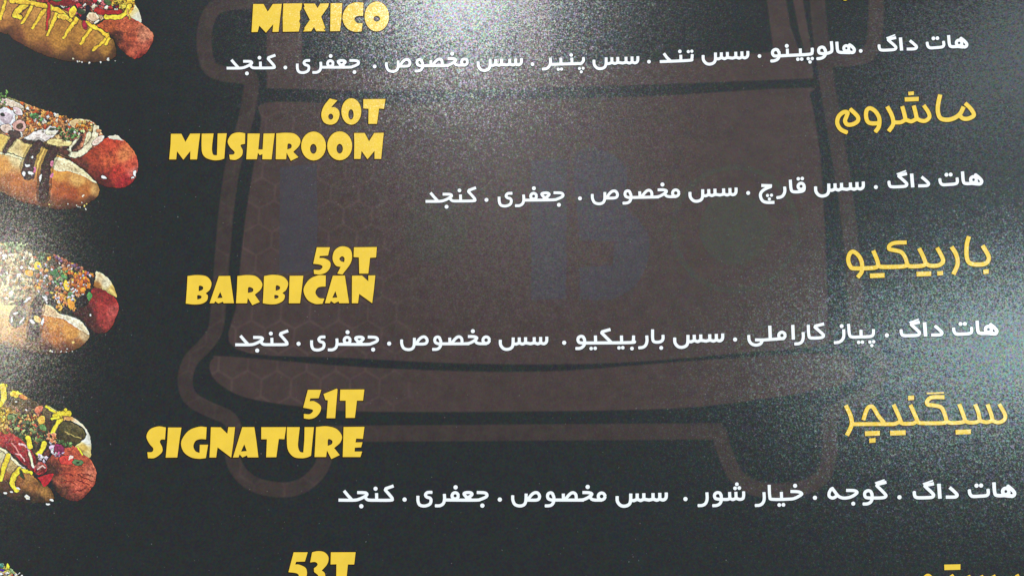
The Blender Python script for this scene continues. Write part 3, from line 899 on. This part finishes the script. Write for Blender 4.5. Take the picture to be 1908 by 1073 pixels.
p.line('mustard', '810,285~ 785,335', 10, MUST)
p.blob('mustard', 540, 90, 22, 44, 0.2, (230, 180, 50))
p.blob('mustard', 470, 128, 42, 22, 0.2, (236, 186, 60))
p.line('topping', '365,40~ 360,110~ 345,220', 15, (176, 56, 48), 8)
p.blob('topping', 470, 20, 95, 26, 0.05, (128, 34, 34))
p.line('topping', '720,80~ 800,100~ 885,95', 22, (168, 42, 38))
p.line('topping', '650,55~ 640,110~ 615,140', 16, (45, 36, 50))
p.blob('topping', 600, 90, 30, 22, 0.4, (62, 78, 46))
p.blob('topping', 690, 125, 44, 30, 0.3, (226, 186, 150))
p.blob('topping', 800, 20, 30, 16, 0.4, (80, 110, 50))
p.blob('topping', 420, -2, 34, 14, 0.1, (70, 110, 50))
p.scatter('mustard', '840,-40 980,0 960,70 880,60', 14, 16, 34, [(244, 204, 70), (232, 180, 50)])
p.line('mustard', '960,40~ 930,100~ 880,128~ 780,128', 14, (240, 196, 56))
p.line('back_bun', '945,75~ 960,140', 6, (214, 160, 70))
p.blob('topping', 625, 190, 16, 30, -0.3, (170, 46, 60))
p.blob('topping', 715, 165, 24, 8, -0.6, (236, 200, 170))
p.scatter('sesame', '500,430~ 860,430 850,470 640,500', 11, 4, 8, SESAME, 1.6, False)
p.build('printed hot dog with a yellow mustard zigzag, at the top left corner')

# --- second picture: mushrooms and brown sauce
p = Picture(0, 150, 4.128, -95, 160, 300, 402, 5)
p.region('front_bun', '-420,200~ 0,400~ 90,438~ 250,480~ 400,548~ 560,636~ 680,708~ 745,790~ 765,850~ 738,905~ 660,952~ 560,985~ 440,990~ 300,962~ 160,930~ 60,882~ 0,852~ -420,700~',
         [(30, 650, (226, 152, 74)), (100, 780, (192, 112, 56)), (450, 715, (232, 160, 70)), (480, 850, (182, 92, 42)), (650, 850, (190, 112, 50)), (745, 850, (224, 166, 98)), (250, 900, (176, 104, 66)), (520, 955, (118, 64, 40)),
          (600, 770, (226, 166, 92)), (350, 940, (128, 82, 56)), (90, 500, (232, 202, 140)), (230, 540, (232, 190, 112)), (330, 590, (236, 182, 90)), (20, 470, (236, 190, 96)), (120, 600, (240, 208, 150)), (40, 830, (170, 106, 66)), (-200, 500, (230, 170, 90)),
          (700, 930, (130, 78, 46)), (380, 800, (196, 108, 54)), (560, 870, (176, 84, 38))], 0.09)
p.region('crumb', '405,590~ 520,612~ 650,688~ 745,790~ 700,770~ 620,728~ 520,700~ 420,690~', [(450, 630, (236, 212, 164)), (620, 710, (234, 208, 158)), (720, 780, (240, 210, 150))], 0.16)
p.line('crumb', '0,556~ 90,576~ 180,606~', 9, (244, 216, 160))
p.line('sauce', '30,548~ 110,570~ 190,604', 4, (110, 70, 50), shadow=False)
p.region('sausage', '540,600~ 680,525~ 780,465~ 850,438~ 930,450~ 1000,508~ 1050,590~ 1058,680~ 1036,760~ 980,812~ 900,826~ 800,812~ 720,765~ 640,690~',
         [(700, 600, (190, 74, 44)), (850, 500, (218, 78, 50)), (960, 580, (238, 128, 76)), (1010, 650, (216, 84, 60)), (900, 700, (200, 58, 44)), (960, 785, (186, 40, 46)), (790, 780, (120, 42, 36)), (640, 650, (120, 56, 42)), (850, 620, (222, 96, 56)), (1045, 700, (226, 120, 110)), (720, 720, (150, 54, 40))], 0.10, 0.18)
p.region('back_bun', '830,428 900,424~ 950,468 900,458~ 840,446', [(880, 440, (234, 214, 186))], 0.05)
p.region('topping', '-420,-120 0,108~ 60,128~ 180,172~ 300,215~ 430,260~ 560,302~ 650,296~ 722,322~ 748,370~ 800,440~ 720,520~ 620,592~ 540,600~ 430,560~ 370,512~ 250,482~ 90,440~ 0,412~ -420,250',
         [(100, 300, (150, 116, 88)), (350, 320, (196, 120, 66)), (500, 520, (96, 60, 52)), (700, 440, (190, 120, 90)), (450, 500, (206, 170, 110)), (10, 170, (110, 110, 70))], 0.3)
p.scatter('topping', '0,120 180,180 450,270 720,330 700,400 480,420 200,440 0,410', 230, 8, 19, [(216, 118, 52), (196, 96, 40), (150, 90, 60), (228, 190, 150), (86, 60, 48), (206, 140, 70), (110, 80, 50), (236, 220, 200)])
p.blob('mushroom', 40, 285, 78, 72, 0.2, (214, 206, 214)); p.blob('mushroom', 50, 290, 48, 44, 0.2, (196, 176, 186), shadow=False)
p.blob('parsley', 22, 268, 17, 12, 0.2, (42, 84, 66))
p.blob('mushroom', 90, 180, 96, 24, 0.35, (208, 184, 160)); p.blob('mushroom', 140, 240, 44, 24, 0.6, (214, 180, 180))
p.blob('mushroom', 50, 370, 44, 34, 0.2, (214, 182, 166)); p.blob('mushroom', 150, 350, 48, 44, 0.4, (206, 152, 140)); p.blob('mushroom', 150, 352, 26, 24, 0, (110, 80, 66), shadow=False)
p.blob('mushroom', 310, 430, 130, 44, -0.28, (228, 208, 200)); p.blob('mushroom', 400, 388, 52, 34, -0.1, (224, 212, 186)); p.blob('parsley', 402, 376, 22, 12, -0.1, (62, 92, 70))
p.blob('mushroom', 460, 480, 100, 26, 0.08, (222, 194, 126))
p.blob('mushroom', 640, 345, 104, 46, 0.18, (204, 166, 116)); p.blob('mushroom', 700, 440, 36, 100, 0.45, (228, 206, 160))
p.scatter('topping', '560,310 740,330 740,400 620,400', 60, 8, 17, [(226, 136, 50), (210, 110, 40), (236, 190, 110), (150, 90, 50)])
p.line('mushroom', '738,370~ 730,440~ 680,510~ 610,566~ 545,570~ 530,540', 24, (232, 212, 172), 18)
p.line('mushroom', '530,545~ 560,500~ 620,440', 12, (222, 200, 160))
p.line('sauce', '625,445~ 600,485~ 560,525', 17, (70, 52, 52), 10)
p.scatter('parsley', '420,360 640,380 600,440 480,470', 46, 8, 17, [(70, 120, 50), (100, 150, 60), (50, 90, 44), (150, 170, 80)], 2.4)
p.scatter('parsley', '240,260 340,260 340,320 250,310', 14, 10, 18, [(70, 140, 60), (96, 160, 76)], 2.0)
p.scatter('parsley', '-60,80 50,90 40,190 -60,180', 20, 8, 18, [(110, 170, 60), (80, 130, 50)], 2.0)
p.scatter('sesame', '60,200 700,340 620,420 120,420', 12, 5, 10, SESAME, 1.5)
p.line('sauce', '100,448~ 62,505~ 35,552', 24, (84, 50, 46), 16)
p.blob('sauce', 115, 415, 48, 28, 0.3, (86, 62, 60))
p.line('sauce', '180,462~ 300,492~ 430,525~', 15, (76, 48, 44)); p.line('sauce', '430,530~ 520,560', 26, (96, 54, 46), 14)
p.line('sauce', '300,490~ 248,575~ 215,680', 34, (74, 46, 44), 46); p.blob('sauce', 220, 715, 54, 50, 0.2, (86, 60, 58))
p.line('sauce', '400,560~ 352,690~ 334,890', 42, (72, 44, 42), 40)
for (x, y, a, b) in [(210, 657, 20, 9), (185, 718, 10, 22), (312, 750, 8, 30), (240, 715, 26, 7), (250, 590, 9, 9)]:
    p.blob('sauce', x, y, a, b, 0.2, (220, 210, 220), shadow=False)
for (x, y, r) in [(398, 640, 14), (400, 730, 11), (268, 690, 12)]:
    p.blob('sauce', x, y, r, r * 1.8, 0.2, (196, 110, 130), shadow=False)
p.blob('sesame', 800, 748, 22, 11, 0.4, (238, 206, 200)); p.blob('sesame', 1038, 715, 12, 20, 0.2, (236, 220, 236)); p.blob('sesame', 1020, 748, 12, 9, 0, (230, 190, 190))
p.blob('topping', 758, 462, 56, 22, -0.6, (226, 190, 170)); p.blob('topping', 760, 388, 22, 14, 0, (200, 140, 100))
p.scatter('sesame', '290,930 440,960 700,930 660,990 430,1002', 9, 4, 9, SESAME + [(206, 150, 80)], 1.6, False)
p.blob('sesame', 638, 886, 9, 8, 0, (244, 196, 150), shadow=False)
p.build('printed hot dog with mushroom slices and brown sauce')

# --- third picture: barbecue sauce, fried onion and sesame
p = Picture(0, 430, 4.128, -95, 420, 300, 672, 8)
p.region('back_bun', '738,316~ 800,338~ 858,395~ 888,462~ 896,512~ 840,480~ 765,455~ 712,410~', [(820, 400, (232, 214, 176)), (740, 430, (170, 110, 50)), (870, 450, (238, 196, 110)), (760, 350, (226, 196, 150))], 0.12)
p.region('front_bun', '-420,420~ 0,560~ 100,570~ 300,600~ 480,650~ 600,700~ 690,796~ 640,872~ 560,922~ 440,946~ 300,942~ 150,905~ 0,860~ -420,700~',
         [(400, 720, (216, 142, 62)), (550, 790, (216, 146, 70)), (500, 905, (128, 74, 46)), (655, 810, (232, 194, 144)), (150, 800, (176, 128, 78)), (50, 600, (236, 204, 136)), (260, 850, (112, 78, 54)), (330, 760, (176, 108, 60)), (430, 830, (190, 116, 56)), (60, 720, (206, 156, 96)), (600, 860, (170, 110, 60)), (380, 920, (92, 58, 42)), (-200, 600, (230, 190, 120))], 0.11)
p.region('crumb', '300,560~ 400,556~ 500,642~ 610,684~ 692,792~ 640,776~ 560,724~ 470,672~ 330,645~', [(360, 600, (226, 184, 136)), (560, 690, (238, 220, 186)), (660, 770, (240, 214, 170))], 0.14)
p.region('sausage', '570,625~ 680,560~ 700,450~ 765,440~ 840,480~ 898,535~ 913,600~ 882,690~ 832,768~ 760,792~ 690,745~ 620,682~',
         [(720, 480, (150, 40, 40)), (850, 520, (168, 46, 46)), (780, 600, (184, 56, 54)), (875, 620, (208, 88, 82)), (800, 700, (180, 60, 58)), (660, 640, (76, 32, 32)), (740, 770, (104, 46, 46)), (850, 700, (190, 74, 68)), (690, 700, (96, 40, 38))], 0.10, 0.18)
p.region('sauce', '-420,-100 0,90~ 100,112~ 260,152~ 420,182~ 520,232~ 620,272~ 735,322~ 715,430~ 690,500~ 640,570~ 560,642~ 460,640~ 400,580~ 320,560~ 200,525~ 0,560~ -420,420',
         [(30, 200, (190, 166, 124)), (100, 350, (198, 172, 132)), (200, 420, (150, 128, 98)), (300, 250, (96, 86, 60)), (500, 300, (50, 40, 42)), (600, 450, (40, 32, 40)), (500, 550, (40, 32, 38)), (30, 480, (206, 176, 126)), (650, 350, (50, 36, 42))], 0.3)  # paler samples at the left have the edge glare put into the ink
p.scatter('topping', '-100,90 120,120 260,180 260,420 180,520 -100,540', 230, 8, 22, [(206, 170, 120), (226, 196, 150), (160, 120, 84), (120, 104, 70), (236, 214, 180), (190, 140, 90), (150, 150, 110)])
p.scatter('parsley', '40,90 200,100 180,160 60,160', 26, 8, 18, [(120, 150, 80), (150, 170, 100)], 2)
p.scatter('topping', '250,200 440,190 720,340 690,440 560,520 400,500 260,450', 90, 9, 22, [(226, 146, 56), (206, 116, 44), (196, 130, 90), (150, 84, 56)])
p.scatter('topping', '420,180 520,230 640,280 700,330 640,330 440,230', 26, 8, 16, [(120, 70, 64), (150, 90, 70), (130, 90, 120)])
p.scatter('topping', '520,310 700,330 690,440 560,470', 40, 12, 22, [(230, 130, 44), (214, 110, 40), (190, 90, 50)])
p.scatter('topping', '390,460 560,470 590,600 440,620', 26, 11, 22, [(232, 146, 50), (216, 120, 50)])
p.scatter('parsley', '270,170 340,180 350,240 260,230', 16, 9, 16, [(90, 130, 80), (70, 100, 60)], 2)
p.scatter('parsley', '380,290 520,300 500,400 440,440', 26, 8, 17, [(56, 140, 60), (80, 150, 80), (110, 140, 80)], 2.4)
p.blob('topping', 290, 268, 27, 32, 0.2, (240, 186, 60)); p.blob('topping', 225, 325, 34, 24, 0.2, (226, 150, 50)); p.blob('topping', 512, 420, 18, 40, -0.2, (240, 170, 50)); p.blob('topping', 545, 560, 24, 44, -0.4, (236, 150, 50)); p.blob('topping', 296, 438, 20, 12, 0, (236, 160, 50))
p.blob('parsley', 540, 490, 22, 24, 0.2, (90, 150, 90)); p.blob('parsley', 688, 504, 20, 28, 0, (70, 150, 60)); p.blob('parsley', 420, 330, 36, 24, 0.4, (50, 130, 56))
p.scatter('sesame', '250,280 420,240 560,270 700,320 680,440 600,580 450,600 300,520', 60, 5, 12, [(226, 216, 222), (206, 190, 196), (240, 236, 244), (170, 160, 190)], 2.2)
p.line('sauce', '250,500~ 215,560~ 200,640', 26, (150, 118, 84), 20); p.line('sauce', '320,520~ 290,600~ 260,790', 30, (66, 48, 48), 44)
p.blob('sauce', 135, 660, 62, 84, 0.3, (116, 102, 82)); p.blob('sauce', 140, 660, 36, 54, 0.3, (84, 72, 58), shadow=False)
for (x, y, a, b, g) in [(120, 635, 24, 7, -0.3), (165, 690, 32, 6, -0.9), (92, 680, 6, 26, 0.1), (250, 700, 22, 12, 0.9), (330, 700, 10, 26, 0.2), (345, 520, 24, 8, 0.7), (210, 530, 34, 8, -0.6)]:
    p.blob('sauce', x, y, a, b, g, (206, 198, 200), shadow=False)
p.blob('topping', 290, 680, 20, 34, -0.7, (224, 160, 90))
p.scatter('sesame', '340,930 600,890 660,860 600,930 440,955', 7, 4, 9, SESAME, 1.8, False)
p.blob('sesame', 565, 856, 9, 9, 0, (240, 160, 90), shadow=False); p.blob('sesame', 697, 648, 8, 9, 0, (230, 180, 180), shadow=False)
p.build('printed hot dog with dark sauce, fried onion bits and sesame')

# --- fourth picture: pickles, tomato and mustard
p = Picture(0, 690, 4.128, -95, 690, 260, 952, 11)
p.region('back_bun', '350,266~ 460,320~ 560,358~ 650,430~ 694,520~ 702,600~ 686,672~ 600,610~ 480,560~ 400,400~', [(520, 370, (226, 160, 90)), (600, 400, (230, 196, 160)), (680, 540, (232, 228, 214)), (640, 600, (222, 180, 90)), (670, 640, (236, 206, 130)), (400, 310, (226, 196, 110))], 0.08)
p.region('front_bun', '-420,380~ 0,588~ 90,660~ 160,738~ 240,792~ 300,850~ 380,900~ 416,968~ 400,1006~ 300,1016~ 180,1012~ 60,965~ 0,935~ -420,800~',
         [(250, 880, (162, 106, 56)), (350, 945, (172, 122, 62)), (50, 880, (104, 66, 44)), (200, 980, (74, 52, 38)), (130, 850, (146, 92, 48)), (20, 640, (212, 196, 150)), (60, 730, (208, 178, 116)), (100, 700, (200, 168, 110)), (230, 820, (190, 136, 70)), (300, 990, (96, 68, 44)), (20, 800, (170, 110, 60)), (-200, 700, (190, 150, 90))], 0.13)
p.region('sausage', '350,720~ 460,602~ 560,578~ 640,638~ 702,692~ 738,770~ 728,868~ 682,932~ 612,996~ 520,992~ 440,935~ 395,850~',
         [(500, 650, (212, 92, 66)), (600, 700, (202, 92, 62)), (705, 800, (216, 112, 86)), (600, 900, (206, 92, 70)), (450, 850, (172, 88, 62)), (410, 780, (96, 48, 40)), (560, 975, (140, 66, 54)), (640, 850, (210, 88, 62)), (540, 800, (200, 84, 58)), (400, 900, (70, 44, 38)), (480, 940, (110, 60, 46))], 0.12, 0.20)
for z in ['600,800~ 660,830~ 705,850', '590,840~ 640,860~ 690,880', '630,790~ 680,800~ 715,815', '460,800~ 520,790~ 560,810', '470,860~ 540,850~ 590,880', '560,930~ 620,920~ 670,900']:
    p.line('sausage', z, 5, (150, 50, 40), shadow=False)
p.region('topping', '-420,-150 0,98~ 60,125~ 200,198~ 330,268~ 410,330~ 450,400~ 430,500~ 545,582~ 470,600~ 400,620~ 350,700~ 260,760~ 160,700~ 0,560~ -420,350',
         [(100, 230, (104, 84, 52)), (250, 270, (96, 74, 52)), (200, 450, (84, 80, 46)), (350, 350, (86, 74, 54)), (30, 340, (206, 150, 50)), (300, 550, (70, 66, 40)), (330, 660, (96, 50, 44))], 0.3)
p.scatter('topping', '0,300 200,330 330,330 380,480 300,560 120,480 0,450', 150, 7, 18, [(206, 130, 70), (226, 160, 80), (120, 90, 50), (60, 50, 36), (180, 90, 60)])
p.scatter('topping', '60,180 330,280 330,350 100,300', 60, 6, 13, [(150, 110, 76), (80, 66, 44), (190, 120, 90), (110, 100, 60)])
p.scatter('topping', '-60,260 70,300 60,400 -60,420', 40, 8, 17, [(240, 190, 60), (226, 170, 50)])
p.scatter('parsley', '60,330 200,340 380,400 360,560 250,560 80,460', 90, 8, 19, [(90, 130, 50), (60, 96, 44), (140, 160, 70), (50, 70, 40)], 2.2)
p.region('pickle', '482,384~ 575,402~ 655,470~ 645,525~ 572,582~ 500,552~ 428,500~', [(520, 450, (112, 98, 56)), (600, 520, (100, 86, 46)), (560, 560, (76, 62, 34)), (600, 430, (120, 104, 64)), (470, 500, (72, 60, 34))], 0.16, 0.1)
p.line('pickle', '484,384~ 575,402~ 655,470~ 645,525~ 572,582', 5, (50, 42, 26), shadow=False); p.line('pickle', '500,470~ 560,500~ 620,520', 4, (160, 140, 80), shadow=False)
p.region('pickle', '320,262~ 370,290~ 408,340~ 400,420~ 380,470~ 340,400~ 330,330~', [(360, 320, (106, 86, 58)), (370, 420, (84, 60, 44))], 0.2)
p.region('pickle', '40,190~ 110,205~ 300,265~ 320,300~ 180,290~ 60,250~', [(100, 230, (112, 92, 56)), (260, 280, (92, 72, 48))], 0.25)
p.region('tomato', '-420,200 0,470~ 80,480~ 160,530~ 232,602~ 282,700~ 240,772~ 150,690~ 60,622~ 0,580~ -420,380',
         [(30, 520, (206, 60, 60)), (100, 560, (176, 34, 42)), (180, 620, (196, 50, 56)), (220, 700, (160, 28, 40)), (250, 740, (140, 24, 36)), (130, 520, (200, 56, 56)), (60, 600, (150, 28, 36))], 0.16, 0.12)
p.line('tomato', '150,560~ 210,590~ 240,660', 7, (232, 150, 150), shadow=False); p.line('tomato', '90,560~ 130,600~ 150,650', 5, (226, 110, 110), shadow=False)
p.line('tomato', '120,640~ 160,650~ 190,690', 5, (228, 130, 130), shadow=False)
p.line('onion', '228,635~ 240,690~ 262,742', 9, (226, 204, 150))
p.line('tomato', '0,585~ 70,625~ 170,715~ 245,790', 7, (70, 30, 34), shadow=False)
p.line('crumb', '0,600~ 60,640~ 130,710~ 190,760', 10, (226, 206, 160))
for z, r, r2 in [('66,655~ 40,720~ 8,840', 20, 14), ('152,762~ 105,820~ 95,870~ 130,925', 22, 14), ('175,765~ 242,788', 12, 12), ('468,372~ 430,430~ 402,488', 17, 14), ('430,350~ 480,330~ 525,330', 24, 20), ('400,372~ 450,358', 12, 8),
                 ('0,120~ 45,115', 14, 12), ('20,120~ 30,210~ 2,270', 22, 14), ('218,520~ 232,585', 24, 16), ('340,560~ 318,620~ 288,640', 18, 14), ('600,590~ 640,650', 6, 5), ('355,275~ 420,320', 10, 8)]:
    p.line('mustard', z, r, (240, 204, 50), r2)
p.blob('mustard', 125, 182, 50, 24, 0.1, (240, 190, 50)); p.blob('mustard', 500, 300, 14, 14, 0, (220, 190, 50)); p.blob('topping', 180, 205, 36, 16, 0.3, (214, 130, 70)); p.blob('topping', 300, 300, 36, 20, -0.5, (206, 110, 80)); p.blob('topping', 320, 378, 26, 34, 0.2, (234, 170, 70))
p.scatter('parsley', '440,520 560,570 540,590 440,550', 12, 8, 14, [(110, 150, 60), (80, 120, 50)], 2); p.blob('parsley', 90, 360, 30, 22, 0.2, (110, 140, 60)); p.blob('parsley', 335, 440, 30, 20, 0.6, (90, 140, 60))
p.blob('parsley', 170, 800, 12, 34, -0.4, (60, 90, 44)); p.blob('tomato', 510, 690, 58, 36, 0.2, (216, 70, 60)); p.blob('tomato', 545, 670, 24, 12, -0.6, (240, 180, 160), shadow=False); p.blob('parsley', 600, 706, 40, 22, 0.1, (96, 130, 70)); p.blob('parsley', 600, 708, 14, 10, 0.1, (50, 60, 40), shadow=False)
p.blob('onion', 440, 608, 52, 42, 0.2, (136, 40, 84)); p.scatter('onion', '390,580 490,590 480,660 390,640', 9, 9, 17, [(236, 216, 236), (170, 70, 110), (210, 150, 190)])
p.scatter('onion', '380,540 430,540 420,580 390,570', 5, 9, 15, [(240, 226, 240), (226, 210, 220)]); p.scatter('topping', '370,480 440,500 430,560 370,560', 14, 8, 18, [(220, 130, 90), (200, 110, 60)])
p.region('tomato', '262,775 270,735~ 300,705~ 345,715~ 362,760~ 330,795~ 290,800~', [(300, 740, (224, 130, 120)), (280, 780, (176, 34, 44)), (340, 770, (196, 56, 60)), (330, 720, (210, 90, 80))], 0.25, 0.2)
p.line('tomato', '285,760~ 315,735~ 345,745', 5, (236, 170, 160), shadow=False); p.line('tomato', '300,785~ 330,765', 4, (120, 20, 30), shadow=False)
p.line('tomato', '320,850~ 350,835~ 385,810', 4, (232, 120, 130), shadow=False); p.region('tomato', '290,820 405,790~ 392,840~ 345,892~ 320,860~', [(340, 840, (206, 34, 52))], 0.1, 0.1)
p.scatter('onion', '300,650 370,650 350,700 290,690', 6, 8, 16, [(236, 216, 226), (214, 180, 200)])
for (x, y, a) in [(45, 940, 15), (208, 970, 20), (215, 985, 14), (398, 996, 16), (370, 1028, 16), (85, 930, 11), (142, 908, 13), (125, 243, 10), (200, 300, 9)]:
    p.blob('sesame', x, y, a, a * 0.55, 0.3, (228, 214, 184), shadow=False)
p.build('printed hot dog with pickle slices, tomato and mustard')

# --- fifth picture: only its tip shows at the bottom left corner
p = Picture(0, 950, Z, -95, 1035, 80, 1110, 14)
p.region('topping', '-560,420 0,585 40,592~ 60,640~ 82,590~ 110,640~ 180,700~ 210,760~ 330,850 340,960 -560,960', [(10, 620, (60, 120, 110)), (60, 650, (206, 190, 80)), (120, 680, (140, 150, 80)), (30, 700, (226, 180, 120)), (150, 720, (226, 160, 120)), (200, 850, (200, 120, 60))], 0.25)
p.scatter('topping', '-200,640 30,640 120,690 200,740 300,900 -200,900', 90, 9, 24, [(226, 170, 130), (216, 196, 90), (90, 130, 70), (236, 220, 200), (190, 90, 60), (60, 50, 60)])
p.blob('parsley', 12, 618, 28, 18, 0, (60, 150, 120)); p.blob('mustard', 92, 620, 14, 34, -0.3, (206, 206, 50)); p.blob('parsley', 135, 672, 40, 14, 0.8, (130, 160, 90)); p.blob('onion', 15, 665, 30, 16, 0.2, (90, 50, 130)); p.blob('onion', 10, 705, 20, 14, 0, (236, 220, 230))
p.line('topping', '165,720~ 200,705~ 222,690', 5, (196, 190, 190), shadow=False); p.blob('onion', 245, 728, 16, 12, 0.8, (206, 200, 224), shadow=False)
p.build('tip of a printed hot dog in the bottom left corner')
